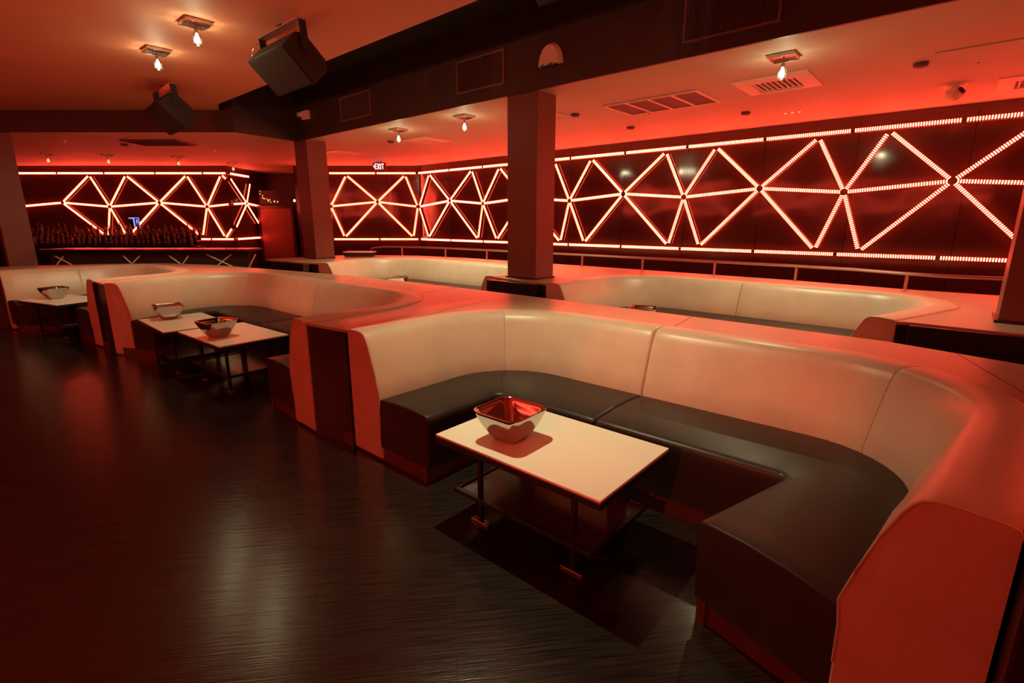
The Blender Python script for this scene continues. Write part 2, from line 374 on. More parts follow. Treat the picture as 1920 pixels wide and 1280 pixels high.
def booth(name_label, J, S, rJ, rS, seams, group, seat_z=.45, top_z=.885, seat_skip=(), lean=.135, thick=.335, panel_label=True):
    root = thing('booth_sofa', name_label, 'booth sofa', (J[0][0], J[0][1], 0), 0, group)
    org = Vector((J[0][0], J[0][1], 0))
    pj = [p-org for p in fillet(J, rJ)]; ps = [p-org for p in fillet(S, rS)]
    outer = offset(pj, thick)
    E0, E1 = 0, len(pj)-1
    def back_prof(t, ins):
        j = at(pj, t); nrm = (at(outer, t)-j).normalized(); e = ins
        H_ = top_z-seat_z; wv = .006*math.sin(t*2.3)
        P = [(.004+e, .02), (.002+e, seat_z*.55), (.0+e, seat_z-.07), (-.010+e, seat_z+.02), (.018+e+wv*.5, seat_z+H_*.30), (.055+e+wv, seat_z+H_*.60), (lean-.038+e, top_z-.070-e*.5), (lean-.018+e, top_z-.030-e),
             (lean+.004+e*.5, top_z-.010-e), (lean+.03, top_z-.001-e), (lean+.08, top_z+.003-e), (thick-.03, top_z-.001-e), (thick-.008, top_z-.008-e), (thick, top_z-.022-e), (thick, .02)]
        return [j+nrm*a+Vector((0, 0, z)) for a, z in P]
    cuts = [E0]+[tfor(pj, (sx-org.x, sy-org.y)) for sx, sy, *_ in seams]+[E1]
    kinds = ['end']+[s[2] for s in seams]+['end']
    for k in range(len(cuts)-1):
        sm = sampling(pj, cuts[k], cuts[k+1], *[{'gap': .022, 'end': .010, 'thin': .005}[q_] for q_ in kinds[k:k+2]])
        dd = dict(sm)
        bm = loft([t for t, _ in sm], lambda t: back_prof(t, dd[t]))
        br = obj('backrest', bm, M['leather'], root, sharp=50)
        for e_, t_ in ((k == 0, E0), (k == len(cuts)-2, E1)):
            if not e_: continue
            pr_ = back_prof(t_, .004)[1:-1]; sh = (at(pj, 1 if t_ == E0 else E1-1)-at(pj, t_)).normalized()*-.001
            pb = nbm(); tube(pb, [p+sh for p in pr_], .0045, 6); obj('piping', pb, M['leather'], br)
    def seat_prof(t, ins):
        j = at(pj, t)+(at(outer, t)-at(pj, t)).normalized()*.03; s = at(ps, t); d = (j-s); L = d.length; d.normalize(); e = ins; z = seat_z
        pf = [(.012+e, .105), (.004+e, .30), (0+e, z-.055), (.001+e, z-.030), (.006+e, z-.013-e*.3), (.018+e*.6, z-.003-e), (.045, z+.002-e), (L*.35, z+.014-e), (L*.65, z+.012-e), (L*.9, z+.0-e), (L, z-.015-e), (L, .105)]
        return [s+d*a+Vector((0, 0, zz)) for a, zz in pf]
    if seat_skip: cuts = [c for i, c in enumerate(cuts) if i not in seat_skip]; kinds = [c for i, c in enumerate(kinds) if i not in seat_skip]
    for k in range(len(cuts)-1):
        sm = sampling(pj, cuts[k], cuts[k+1], *[{'gap': .024, 'end': .010, 'thin': .006}[q_] for q_ in kinds[k:k+2]])
        dd = dict(sm)
        bm = loft([t for t, _ in sm], lambda t: seat_prof(t, dd[t]))
        o = obj('seat_cushion', bm, M['seat'], root, sharp=50)
    kp = lambda t: [at(ps, t)+(at(pj, t)-at(ps, t)).normalized()*a+Vector((0, 0, z)) for a, z in [(.030, 0), (.030, .104), (.07, .104), (.07, 0)]]
    obj('kick_board', loft(range(len(pj)), kp), M['kick'], root)
    # short kick boards under the two arm ends
    for e in (0, len(pj)-1):
        a = at(ps, e); b = at(outer, e); a = a+(b-a).normalized()*.034; q = at(pj, 1 if e == 0 else e-1)-at(pj, e); q.normalize()
        bm = nbm(); P = [a+q*.012, b+q*.012, b+q*.05, a+q*.05]
        lo = [bm.verts.new(p) for p in P]; hi_ = [bm.verts.new(p+Vector((0, 0, .102))) for p in P]
        bm.faces.new(lo[::-1]); bm.faces.new(hi_)
        for i in range(4): bm.faces.new([lo[i], lo[(i+1) % 4], hi_[(i+1) % 4], hi_[i]])
        obj('kick_board', bm, M['kick'], root)
    return root, [p+org for p in outer], [p+org for p in pj]

G_N = 'curved cream booths along the aisle'; G_F = 'curved cream booths by the railing'
bA, oA, jA = booth('nearest curved cream leather booth with dark seat, at the right of the picture',
    [(1.66, .12), (3.06, -.06), (3.02, 2.76), (1.79, 2.76)], [(1.83, .63), (2.45, .46), (2.42, 2.27), (1.80, 2.27)], [.48, .55], [.03, .06],
    [(2.95, .25, 'thin'), (3.03, 1.50, 'gap'), (2.86, 2.60, 'thin')], G_N, seat_skip=(1,))
bB, oB, jB = booth('middle curved cream booth behind the two tables standing end to end',
    [(1.73, 3.90), (2.95, 3.88), (2.90, 8.10), (1.43, 7.33)], [(1.75, 4.41), (2.36, 4.40), (2.34, 7.36), (1.54, 6.96)], [.55, .60], [.08, .08],
    [(2.94, 5.85, 'gap'), (2.85, 7.5, 'thin')], G_N)
bC, oC, jC = booth('farthest curved cream booth at the left edge of the picture',
    [(1.21, 8.45), (2.28, 8.62), (2.22, 10.60), (.60, 10.58)], [(1.14, 8.98), (1.70, 9.05), (1.68, 10.12), (.66, 10.20)], [.5, .5], [.06, .06],
    [(2.25, 9.6, 'thin'), (1.5, 10.6, 'thin')], G_N, thick=.32, seat_skip=(2,))
bD, oD, jD = booth('curved cream booth by the railing, right of the centre column',
    [(4.78, .62), (6.25, .12), (6.27, 3.35), (4.80, 3.37)], [(4.85, 1.15), (5.62, .95), (5.68, 2.85), (4.82, 2.87)], [.42, .6], [.08, .08],
    [(6.27, 1.95, 'gap')], G_F, seat_z=.50)
bE, oE, jE = booth('curved cream booth by the railing, left of the centre column',
    [(4.90, 4.95), (6.25, 4.95), (6.15, 8.95), (4.62, 8.25)], [(4.92, 5.45), (5.65, 5.45), (5.6, 8.2), (4.75, 7.75)], [.5, .65], [.08, .08],
    [(6.22, 6.85, 'gap'), (6.1, 8.3, 'thin')], G_F, seat_z=.50)

# ------------------------------------------------------------------ ledge between the booth rows
def xy(path): return [(p.x, p.y) for p in path]
island = thing('divider_counter', 'long wood-topped divider ledge winding behind the near booths', 'counter', (3.4, 4, 0))
og = Vector((3.4, 4, 0))
edge = [(1.50, -.98), (1.52, -.22)] + xy(oA) + xy(oB) + xy(oC) + [(.28, 10.95)]
farp = [(-.1, 12.0), (.9, 11.75), (1.9, 11.35), (2.65, 10.75), (3.12, 9.7), (3.42, 8.2), (3.68, 6.6), (3.84, 5.0), (3.87, 3.4), (3.86, 1.4), (3.84, .3), (3.66, -.35), (3.6, -1.0)]
poly = edge+farp
loc = [(x-og.x, y-og.y) for x, y in poly]
bm = nbm(); prism(bm, loc, .853, .872); obj('countertop', bm, M['ledge'], island, bevel=.004)
def shrink(pts, d):
    out = []; n = len(pts)
    A = sum(pts[i][0]*pts[(i+1) % n][1]-pts[(i+1) % n][0]*pts[i][1] for i in range(n))
    sg = 1 if A > 0 else -1
    for i in range(n):
        a = Vector(pts[i-1]); b = Vector(pts[i]); c = Vector(pts[(i+1) % n])
        t = ((b-a).normalized()+(c-b).normalized()); t = t.normalized() if t.length > 1e-6 else (c-b).normalized()
        out.append((b.x-sg*t.y*d, b.y+sg*t.x*d))
    return out
bm = nbm(); prism(bm, shrink(loc, .012), 0, .853, caps=False); obj('cabinet', bm, M['darkwood'], island)
# recessed dark access panels in the two divider ends that face the aisle
def end_panel(A, B, parent, org):
    A = Vector((*A, 0)); B = Vector((*B, 0)); d = B-A; L = d.length; ang = math.atan2(d.y, d.x)
    mt = Matrix.Translation(A-org) @ Matrix.Rotation(ang, 4, 'Z')
    bm = nbm()
    for b in [(0, .05, 0, .02, .10, .850), (L-.05, L, 0, .02, .10, .850), (.05, L-.05, 0, .02, .79, .850), (.05, L-.05, 0, .02, .10, .13)]: box(bm, *b, mt)
    o = obj('front_panel', bm, M['black'], parent)
    bm = nbm(); box(bm, .05, L-.05, .010, .02, .13, .79, mt); obj('door', bm, M['matte'], parent)
    bm = nbm()
    for i in range(7): box(bm, .09, L-.09, .0, .012, .16+i*.018, .168+i*.018, mt)
    obj('vent_grille', bm, M['kick'], parent)
    bm = nbm(); box(bm, 0, L, -.004, .02, 0, .10, mt); obj('kick_board', bm, M['kick'], parent)
end_panel((1.78, 3.57), (1.785, 3.12), island, og)
end_panel((1.24, 8.10), (1.36, 7.66), island, og)
end_panel((1.51, -.24), (1.49, -.96), island, og)
# fine joints in the laminate top
for a, b in [((3.36, 1.46), (3.85, 1.52)), ((2.95, -.32), (3.75, -.05)), ((3.2, 4.15), (3.85, 4.25)), ((3.23, 6.2), (3.72, 6.35))]:
    A = Vector((*a, 0)); B = Vector((*b, 0)); d = B-A; mt = Matrix.Translation(A-og) @ Matrix.Rotation(math.atan2(d.y, d.x), 4, 'Z')
    bm = nbm(); box(bm, 0, d.length, -.002, .002, .870, .8728, mt); obj('joint_strip', bm, M['matte'], island)

# ------------------------------------------------------------------ raised ledge behind the far booths
og2 = Vector((6.8, 4, 0))
rear = thing('rear_ledge', 'wood-topped ledge behind the far booths carrying the railing and columns', 'counter', og2)
near = [(4.66, -3.0), (4.70, .24)] + xy(oD) + xy(oE) + [(4.35, 9.0), (4.35, 10.3)]
back = [(5.6, 10.35), (6.3, 10.0), (6.95, 8.9), (7.18, 7.6), (7.2, 4.0), (7.16, 1.6), (7.02, .5), (7.05, -.6), (7.15, -3.0)]
loc2 = [(x-og2.x, y-og2.y) for x, y in near+back]
bm = nbm(); prism(bm, loc2, .850, .872); obj('ledge_top', bm, M['ledge'], rear, bevel=.004)
bm = nbm(); prism(bm, shrink(loc2, .012), 0, .850, caps=False); obj('cabinet', bm, M['darkwood'], rear)
def dark_block(x0, x1, y0, y1):
    obj('front_panel', boxes((x0-og2.x, x1-og2.x, y0-og2.y, y1-og2.y, .10, .86)), M['black'], rear, bevel=.004)
dark_block(4.70, 4.80, 3.80, 4.60); dark_block(4.28, 4.40, 8.72, 10.28); dark_block(4.62, 4.72, -2.9, .22)

# railing
def railing():
    r = thing('railing', 'low metal guard rail on round posts in front of the LED wall', 'railing', (7.05, 4, .872)); o = Vector((7.05, 4, .872))
    path = [(6.35, 9.75, .98), (6.38, 9.72, 1.03), (6.55, 9.5, 1.06), (6.75, 9.15, 1.06), (6.92, 8.6, 1.06), (7.02, 8.1, 1.06), (7.07, 7.0, 1.06), (7.08, 5, 1.06), (7.07, 2.5, 1.06), (7.06, 1.6, 1.06), (6.98, .9, 1.06), (6.86, .45, 1.055), (6.84, .1, 1.05), (6.95, -.4, 1.05), (6.98, -1.0, 1.05)]
    bm = nbm(); tube(bm, [Vector(p)-o for p in path], .019, 10); obj('handrail', bm, M['rail'], r)
    pts = [(6.86, .42), (7.055, 1.53), (7.07, 2.54), (7.07, 3.62), (7.075, 4.71), (7.07, 5.8), (7.065, 6.9), (7.02, 8.05), (6.74, 9.15)]
    for x, y in pts:
        bm = nbm(); lathe(bm, [(.030, 0), (.030, .008), (.016, .012), (.016, .165), (.010, .170), (.010, .185)], 12, (x-o.x, y-o.y, 0)); obj('post', bm, M['rail'], r)
    return r
railing()

# columns
def column(x0, x1, y0, y1, z0, z1, label):
    c = thing('column', label, 'column', ((x0+x1)/2, (y0+y1)/2, z0)); w_, h_ = (x1-x0)/2, (y1-y0)/2
    obj('shaft', boxes((-w_, w_, -h_, h_, 0, z1-z0)), M['column'], c, bevel=.006)
    obj('base_trim', boxes((-w_-.02, w_+.02, -h_-.02, h_+.02, 0, .02)), M['black'], c, bevel=.004)
column(5.03, 5.40, 4.05, 4.53, .872, LOWZ, 'square brown column in the middle, standing on the ledge between far booths')
column(5.0, 5.40, 9.60, 10.08, .872, LOWZ, 'square red-lit column left of the EXIT sign, at the end of the long beam')
column(5.12, 5.55, -.75, -.26, .872, LOWZ, 'square column cut by the right edge of the picture')
column(.86, 1.25, 12.86, 13.34, 0, LOWZ, 'square red-lit column at the left edge, before the bar')

# flat black case lying on the ledge
k = thing('equipment_case', 'flat black equipment case lying on the ledge near the railing', 'case', (6.0, 9.62, .872), math.radians(-48.5))
obj('case_body', boxes((-.30, .30, -.16, .16, .012, .085)), M['black'], k, bevel=.008)
obj('lid', boxes((-.31, .31, -.17, .17, .087, .105)), M['frame'], k, bevel=.005)
bm = nbm()
for x in (-.25, .25):
    for y in (-.12, .12): lathe(bm, [(.02, 0), (.02, .012)], 10, (x, y, 0))
obj('feet', bm, M['matte'], k)

# ------------------------------------------------------------------ tables
def make_table():
    t = thing('cocktail_table', 'low table with cream laminate top and black frame in the nearest booth', 'table')
    obj('tabletop', boxes((-.325, .325, -.505, .505, .488, .500)), M['white'], t, bevel=.0015)
    obj('edge_band', boxes((-.328, .328, -.508, .508, .455, .4875)), M['black'], t, bevel=.003)
    legs = [(-.20, -.30), (-.20, .30), (.20, -.30), (.20, .30)]
    for i, (x, y) in enumerate(legs):
        if x < 0: bm = boxes((x-.012, x+.012, y-.012, y+.012, .012, .455))
        else: bm = boxes((x-.012, x+.012, y-.05, y+.05, .012, .455))
        obj('leg', bm, M['black'], t, bevel=.002)
        obj('foot', boxes((x-.018, x+.018, y-.062, y+.062, 0, .012)), M['steel'] if x < 0 else M['black'], t, bevel=.002)
    # lower shelf: frame of square tube with a glossy board
    bm = boxes((-.27, -.245, -.44, .44, .165, .19), (.245, .27, -.44, .44, .165, .19), (-.245, .245, -.44, -.415, .165, .19), (-.245, .245, .415, .44, .165, .19))
    obj('shelf_frame', bm, M['black'], t, bevel=.002)
    obj('shelf', boxes((-.2445, .2445, -.4145, .4145, .172, .182)), M['redshelf'], t)
    return t
M['redshelf'] = mat('glossy_dark_shelf', (.05, .02, .016), .16, noise=4, rvar=.04)
tA = make_table(); tA.location = (1.93, 1.455, 0); tA.rotation_euler = (0, 0, math.radians(.5))
G_T = 'cream topped cocktail tables'; tA['group'] = G_T
dup(tA, (1.86, 5.42, 0), math.radians(2.5), 'low cream table with the tilted-looking bowl, nearer of the pair in the middle booth', G_T)
dup(tA, (1.74, 6.49, 0), math.radians(-1), 'low cream table behind another, farther of the pair in the middle booth', G_T)
dup(tA, (1.13, 9.68, 0), math.radians(17), 'low cream table with a bowl in the farthest left booth', G_T)
dup(tA, (5.16, 2.45, 0), math.radians(2), 'low table mostly hidden behind the ledge, in the far right booth', G_T)
dup(tA, (5.2, 7.25, 0), math.radians(4), 'low table hidden behind the ledge in the far left booth', G_T)

# ------------------------------------------------------------------ bowls
def rsq(h, r, n=8):
    out = []
    for cx, cy, a0 in [(h-r, h-r, 0), (-h+r, h-r, PI/2), (-h+r, -h+r, PI), (h-r, -h+r, 1.5*PI)]:
        for i in range(n+1):
            a = a0+PI/2*i/n; out.append((cx+r*math.cos(a), cy+r*math.sin(a)))
    return out
def bowl_bm():
    bm = nbm(); rings = []
    prof = [(.050, .000), (.070, .004), (.088, .025), (.108, .060), (.128, .100), (.143, .140), (.149, .156), (.1485, .160), (.144, .160), (.1395, .154), (.134, .138), (.119, .100), (.099, .060), (.080, .028), (.062, .014), (.045, .012)]
    for h, z in prof:
        bulge = .35+.1*(1-z/.16)
        rings.append([bm.verts.new((x, y, z)) for x, y in rsq(h, h*bulge)])
    n = len(rings[0])
    for a, b in zip(rings, rings[1:]):
        for k_ in range(n): bm.faces.new([a[k_], a[(k_+1) % n], b[(k_+1) % n], b[k_]])
    bm.faces.new(rings[0][::-1]); bm.faces.new(rings[-1])
    return bm
G_B = 'square polished metal bowls on the tables'
b0 = thing('metal_bowl', 'square polished metal bowl on the nearest cream table', 'bowl', (1.83, 1.63, .5005), math.radians(2), G_B)
obj('bowl_body', bowl_bm(), M['chrome'], b0, sharp=60)
bm = nbm(); tube(bm, [(x, y, .160) for x, y in rsq(.1465, .052)], .0030, 6, closed=True); obj('rim', bm, M['chrome'], b0)
for x, y, rz, lb in [(1.71, 5.37, 12, 'square metal bowl on the nearer table of the middle booth pair'), (1.68, 6.80, -8, 'square metal bowl on the farther table of the middle booth pair'),
                     (1.06, 9.86, 17, 'square metal bowl on the table in the farthest left booth'), (5.16, 2.60, 20, 'metal bowl whose rim just shows over the ledge, right of the centre column'),
                     (5.27, 7.30, 30, 'metal bowl whose rim just shows over the ledge, left of the centre column')]:
    dup(b0, (x, y, .5005), math.radians(rz), lb, G_B)

# ------------------------------------------------------------------ ceiling spotlights
def make_lamp(name_label, on='bulb'):
    t = thing('ceiling_spotlight', name_label, 'ceiling light')
    bm = boxes((-.11, .11, -.11, .11, -.012, 0), (-.115, -.105, -.115, .115, -.032, 0), (.105, .115, -.115, .115, -.032, 0), (-.105, .105, -.115, -.105, -.032, 0), (-.105, .105, .105, .115, -.032, 0))
    obj('canopy', bm, M['steel'], t, bevel=.002)
    bm = nbm(); tube(bm, [(0, 0, -.012), (0, 0, -.075)], .007, 8); lathe(bm, [(.016, -.095), (.018, -.075), (.014, -.068)], 10); obj('stem', bm, M['steel'], t)
    bm = nbm()
    for k_ in range(6):
        a = PI/3*k_; tube(bm, [(.022*math.cos(a), .022*math.sin(a), -.09), (.036*math.cos(a), .036*math.sin(a), -.13), (.036*math.cos(a), .036*math.sin(a), -.20)], .0022, 5)
    tube(bm, [(.036*math.cos(PI/6*i), .036*math.sin(PI/6*i), -.20) for i in range(12)], .003, 5, closed=True)
    obj('lamp_cage', bm, M['chrome'], t)
    bm = nbm(); lathe(bm, [(.010, -.100), (.014, -.115), (.026, -.145), (.029, -.165), (.024, -.185), (.010, -.196)], 14); obj('bulb', bm, M[on], t)
    return t
def lamp_light(t, kind, power, z=-.24, size=None, blend=.5, color=WARM, rad=.02, aim=None):
    l = bpy.data.lights.new('lamp_light', kind); l.energy = power; l.color = color; l.shadow_soft_size = rad
    if kind == 'SPOT': l.spot_size = math.radians(size); l.spot_blend = blend
    o = bpy.data.objects.new('lamp_light', l); COL.objects.link(o); o.parent = t; o.location = (0, 0, z)
    if aim: o.rotation_euler = (Vector(aim)-t.location-Vector((0, 0, z))).to_track_quat('-Z', 'Y').to_euler()
    return o
G_L = 'square canopy ceiling spotlights'
HI = [(2.03, 5.83, 'lit spotlight on the high ceiling, the higher of two, left of the loudspeaker'),
      (2.02, 7.06, 'lit spotlight on the high ceiling, the lower of two, above the small loudspeaker'),
      (2.03, 2.25, 'lit spotlight over the nearest table, outside the top of the picture')]
LO = [(5.56, 1.54, 'lit spotlight on the low ceiling in front of the square diffuser at right'),
      (5.49, 5.79, 'lit spotlight on the low ceiling just left of the centre column'),
      (5.51, 7.42, 'lit spotlight on the low ceiling beside the small diffuser near the EXIT sign')]
OFF = [(2.10, 16.04, 'unlit small spotlight on the low ceiling over the bar, leftmost'), (3.06, 15.24, 'unlit small spotlight on the low ceiling over the bar, second from left'),
       (4.27, 14.48, 'unlit small spotlight on the low ceiling over the bar, third from left'), (5.63, 14.82, 'unlit small spotlight on the low ceiling over the bar, rightmost, near the wall corner')]
L0 = make_lamp(HI[0][2]); L0['group'] = G_L; L0.location = (HI[0][0], HI[0][1], HIGHZ)
hi_l = [L0]+[dup(L0, (x, y, HIGHZ), 0, lb, G_L) for x, y, lb in HI[1:]]
lo_l = [dup(L0, (x, y, LOWZ), 0, lb, G_L) for x, y, lb in LO]
for t, pw, sz, am in zip(hi_l, (.32, 1.0, 1.15), (90, 90, 80), (None, (1.7, 9.6, .5), (2.4, 1.85, .5))):
    lamp_light(t, 'SPOT', SPOT_MAIN*pw, size=sz, blend=1.0, aim=am); lamp_light(t, 'POINT', 7.0, z=-.22, rad=.012)
for t in lo_l:
    lamp_light(t, 'SPOT', SPOT_LOW, size=120, blend=.7); lamp_light(t, 'POINT', 4, z=-.22, rad=.015)
U0 = make_lamp(OFF[0][2], 'dim'); U0['group'] = G_L; U0.location = (OFF[0][0], OFF[0][1], LOWZ)
for x, y, lb in OFF[1:]: dup(U0, (x, y, LOWZ), 0, lb, G_L)

# unseen red spotlights behind the photographer: two aimed into booths, uplights added to redden the ceiling
def red_wash(loc, aim, power, size, label):
    t = thing('red_wash_spotlight', label, 'spotlight', loc, 0, 'red wash spotlights on the near wall'); d = (Vector(aim)-Vector(loc)).normalized()
    bm = nbm(); tube(bm, [d*-.16, d*-.12, d*.0], .055, 14); obj('can', bm, M['matte'], t)
    bm = nbm(); tube(bm, [d*-.14, Vector((-.16, 0, .05))-d*.1], .012, 6); obj('bracket', bm, M['steel'], t)
    l = bpy.data.lights.new('wash_light', 'SPOT'); l.energy = power; l.color = (1, .12, .05); l.spot_size = math.radians(size); l.spot_blend = .45; l.shadow_soft_size = .05
    o = bpy.data.objects.new('wash_light', l); COL.objects.link(o); o.parent = t; o.location = d*.02; o.rotation_euler = d.to_track_quat('-Z', 'Y').to_euler()
red_wash((-3.3, .6, 2.5), (3.05, 1.15, .62), 420, 17, 'red spotlight behind the photographer aimed at the nearest booth')
red_wash((-3.3, 5.2, 2.5), (1.5, 6.6, 3.75), 260, 56, 'added red uplight behind the photographer washing the far part of the high ceiling')
red_wash((-3.3, 1.8, 2.5), (1.8, 3.9, 3.75), 260, 56, 'added red uplight behind the photographer washing the near part of the high ceiling')
red_wash((-3.3, 4.2, 2.5), (2.9, 6.4, .68), 380, 10, 'red spotlight behind the photographer aimed at the middle booth')

# ------------------------------------------------------------------ speakers
def make_speaker():
    w_, h_, d_ = .78, .40, .26
    t = thing('loudspeaker', 'large black loudspeaker hung from the ceiling on a yoke, nearest one', 'loudspeaker')
    th = math.radians(46); x = 0
    # local frame: origin = front top -Y corner
    D = Vector((math.cos(th), 0, math.sin(th))); Hh = Vector((math.sin(th), 0, -math.cos(th))); W = Vector((0, 1, 0))
    P = lambda a, b, c: W*a+Hh*b+D*c
    bm = nbm(); ch = .06
    prof = [(0, 0), (h_, 0), (h_, d_-ch), (h_-ch*1.2, d_), (ch*1.2, d_), (0, d_-ch)]
    A = [bm.verts.new(P(0, b, c)) for b, c in prof]; B = [bm.verts.new(P(w_, b, c)) for b, c in prof]
    bm.faces.new(A); bm.faces.new(B[::-1])
    for i in range(6): bm.faces.new([A[i], A[(i+1) % 6], B[(i+1) % 6], B[i]])
    obj('cabinet', bm, M['matte'], t, bevel=.006)
    bm = nbm(); mt = Matrix((W, Hh, D)).transposed().to_4x4()
    box(bm, .015, w_-.015, .015, h_-.015, -.010, -.001, mt); obj('grille', bm, M['grille'], t, bevel=.003)
    # yoke: bar along Y above, arms down to the pivots on both ends
    piv = P(0, h_*.38, d_*.55); top = Vector((piv.x-.02, 0, .245))
    bm = boxes((top.x-.045, top.x+.045, -.035, w_+.035, top.z, top.z+.010))
    obj('yoke_bar', bm, M['yoke'], t)
    for y0, y1 in ((-.035, -.023), (w_+.023, w_+.035)):
        bm = nbm(); mt2 = Matrix.Translation(Vector((piv.x, 0, piv.z)))
        a = Vector((top.x, 0, top.z)); c = Vector((piv.x, 0, piv.z)); n = Vector((.035, 0, 0))
        q = [a-n, a+n, c+n, c-Vector((0, 0, .04)), c-n]
        f1 = [bm.verts.new((v.x, y0, v.z)) for v in q]; f2 = [bm.verts.new((v.x, y1, v.z)) for v in q]
        bm.faces.new(f1); bm.faces.new(f2[::-1])
        for i in range(5): bm.faces.new([f1[i], f1[(i+1) % 5], f2[(i+1) % 5], f2[i]])
        obj('yoke_arm', bm, M['matte'], t)
        bm = nbm(); tube(bm, [(c.x, y0-.004 if y0 < 0 else y0-.025, c.z), (c.x, y1+.025 if y0 < 0 else y1+.004, c.z)], .018, 10); obj('knob', bm, M['black'], t)
    obj('mount_plate', boxes((top.x-.02, top.x+.02, w_*.45, w_*.55, top.z+.010, .29)), M['matte'], t)
    bm = nbm(); c = Vector((top.x-.02, w_+.06, top.z-.03))
    tube(bm, [c+Vector((-.05*math.sin(a), .06-.06*math.cos(a)*1.0, -.07+.07*math.cos(a))) for a in [i*PI/9 for i in range(16)]], .004, 6); obj('safety_cable', bm, M['rail'], t)
    return t
M['yoke'] = mat('yoke_metal', (.5, .42, .36), .3, metal=.8, noise=9, rvar=.04)
s0 = make_speaker(); s0.location = (2.42, 4.92, 3.16)
G_S = 'black loudspeakers hung along the high ceiling'; s0['group'] = G_S
s1 = dup(s0, (2.33, 8.40, 3.145), math.radians(-2), 'smaller-looking black loudspeaker on a yoke below the two lit spotlights', G_S)
s1.scale = (1.06, 1.06, 1.06)
dup(s0, (2.45, 1.42, 3.16), 0, 'black loudspeaker of which only the bottom edge shows at the top of the picture', G_S)

# ------------------------------------------------------------------ vents on the beam
def beam_vent(y0, y1, z0, z1, label, slats):
    t = thing('air_vent', label, 'air vent', (5.0, (y0+y1)/2, z0), 0, 'vents in the dark beam'); h_ = (y1-y0)/2; H_ = z1-z0; f = .022
    obj('vent_frame', boxes((-.022, 0, -h_, -h_+f, 0, H_), (-.022, 0, h_-f, h_, 0, H_), (-.022, 0, -h_+f, h_-f, 0, f), (-.022, 0, -h_+f, h_-f, H_-f, H_)), M['frame2'], t)
    obj('backing', boxes((-.004, 0, -h_+f, h_-f, f, H_-f)), M['ventdark'], t)
    bm = nbm(); n = slats
    for i in range(1, n):
        y = -h_+f+(2*h_-2*f)*i/n; box(bm, -.016, -.004, y-.003, y+.003, f, H_-f)
    obj('louvre', bm, M['ventdark'], t)
M['frame2'] = mat('dull_vent_frame', (.20, .12, .085), .5, noise=12)
beam_vent(7.40, 8.30, 3.24, 3.62, 'smallest vent in the dark beam, above the left columns', 30)
beam_vent(4.54, 5.39, 3.235, 3.63, 'framed vent in the dark beam, left above the centre column', 30)
beam_vent(1.44, 2.28, 3.21, 3.80, 'large vertical-slatted vent in the dark beam, at the top right', 34)
# half-round strobe on the beam
t = thing('wall_strobe', 'half-round alarm strobe on the dark beam above the centre column', 'alarm', (5.0, 3.83, 3.31))
bm = nbm(); n = 14; arc = [(.17*math.cos(PI*i/n), .24*math.sin(PI*i/n)) for i in range(n+1)]
f1 = [bm.verts.new((0, a, z)) for a, z in arc]; f2 = [bm.verts.new((-.06, a*.82, z*.86)) for a, z in arc]
bm.faces.new(f1); bm.faces.new(f2[::-1])
for i in range(n+1): bm.faces.new([f1[i], f1[(i+1) % (n+1)], f2[(i+1) % (n+1)], f2[i]])
obj('shell', bm, M['frame'], t, bevel=.006)
bm = nbm(); lathe(bm, [(.02, -.02), (.05, -.006), (.055, .0)], 14, (-.05, .06, 0)); lathe(bm, [(.02, -.02), (.05, -.006), (.055, .0)], 14, (-.05, -.06, 0)); obj('strobe_lens', bm, M['chrome'], t)
# emergency light on the beam end
t = thing('emergency_light', 'small twin-head emergency light on the dark beam above the second column', 'emergency light', (5.0, 9.45, 3.42))
obj('housing', boxes((-.07, 0, -.10, .12, 0, .15)), M['frame'], t, bevel=.01)
for y in (.19, .10):
    bm = nbm(); tube(bm, [(-.10, y, .10), (-.03, y-.01, .10)], .04, 12); obj('lamp_head', bm, M['frame'], t)

# ------------------------------------------------------------------ low ceiling fittings
def linear_grille():
    t = thing('ceiling_grille', 'long four-panel air grille in the low ceiling right of the centre column', 'air vent', (6.64, 3.28, LOWZ))
    X, Y, f = .39, .64, .03
    bm = boxes((-X, -X+f, -Y, Y, -.018, 0), (X-f, X, -Y, Y, -.018, 0))
    for i in range(5):
        y = -Y+(2*Y-f)*i/4; box(bm, -X+f, X-f, y, y+f, -.018, 0)
    obj('vent_frame', bm, M['frame'], t)
    for i in range(4):
        y = -Y+f+(2*Y-f)*i/4; obj('grille_panel', boxes((-X+f, X-f, y, y+(2*Y-f)/4-f, -.006, 0)), M['ventdark'], t)
linear_grille()
def diffuser(x, y, h, label, dark=False, rz=0):
    t = thing('ceiling_diffuser', label, 'air vent', (x, y, LOWZ), rz, 'square diffusers in the low ceiling')
    bm = nbm(); n = 3; 
    def sqring(h0, h1, z0, z1):
        a = [bm.verts.new((sx*h0, sy*h0, z0)) for sx, sy in ((1, 1), (-1, 1), (-1, -1), (1, -1))]; b = [bm.verts.new((sx*h1, sy*h1, z1)) for sx, sy in ((1, 1), (-1, 1), (-1, -1), (1, -1))]
        for i in range(4): bm.faces.new([a[i], a[(i+1) % 4], b[(i+1) % 4], b[i]])
    sqring(h, h, 0, -.012); sqring(h, h*.9, -.012, -.016); sqring(h*.9, h*.62, -.016, -.030); sqring(h*.62, h*.58, -.030, -.004)
    obj('vent_frame', bm, M['frame'], t)
    obj('backing', boxes((-h*.6, h*.6, -h*.6, h*.6, -.006, -.001)), M['ventdark'], t)
    bm = nbm()
    for i in range(8):
        yy = -h*.5+h*i/7; box(bm, -h*.57, h*.57, yy-.008, yy+.008, -.022, -.008)
    obj('louvre', bm, M['ventdark'] if dark else M['frame'], t)
diffuser(6.58, 1.86, .38, 'square diffuser in the low ceiling behind the lit spotlight at right')
diffuser(6.6, 8.0, .33, 'square diffuser in the low ceiling near the EXIT sign')
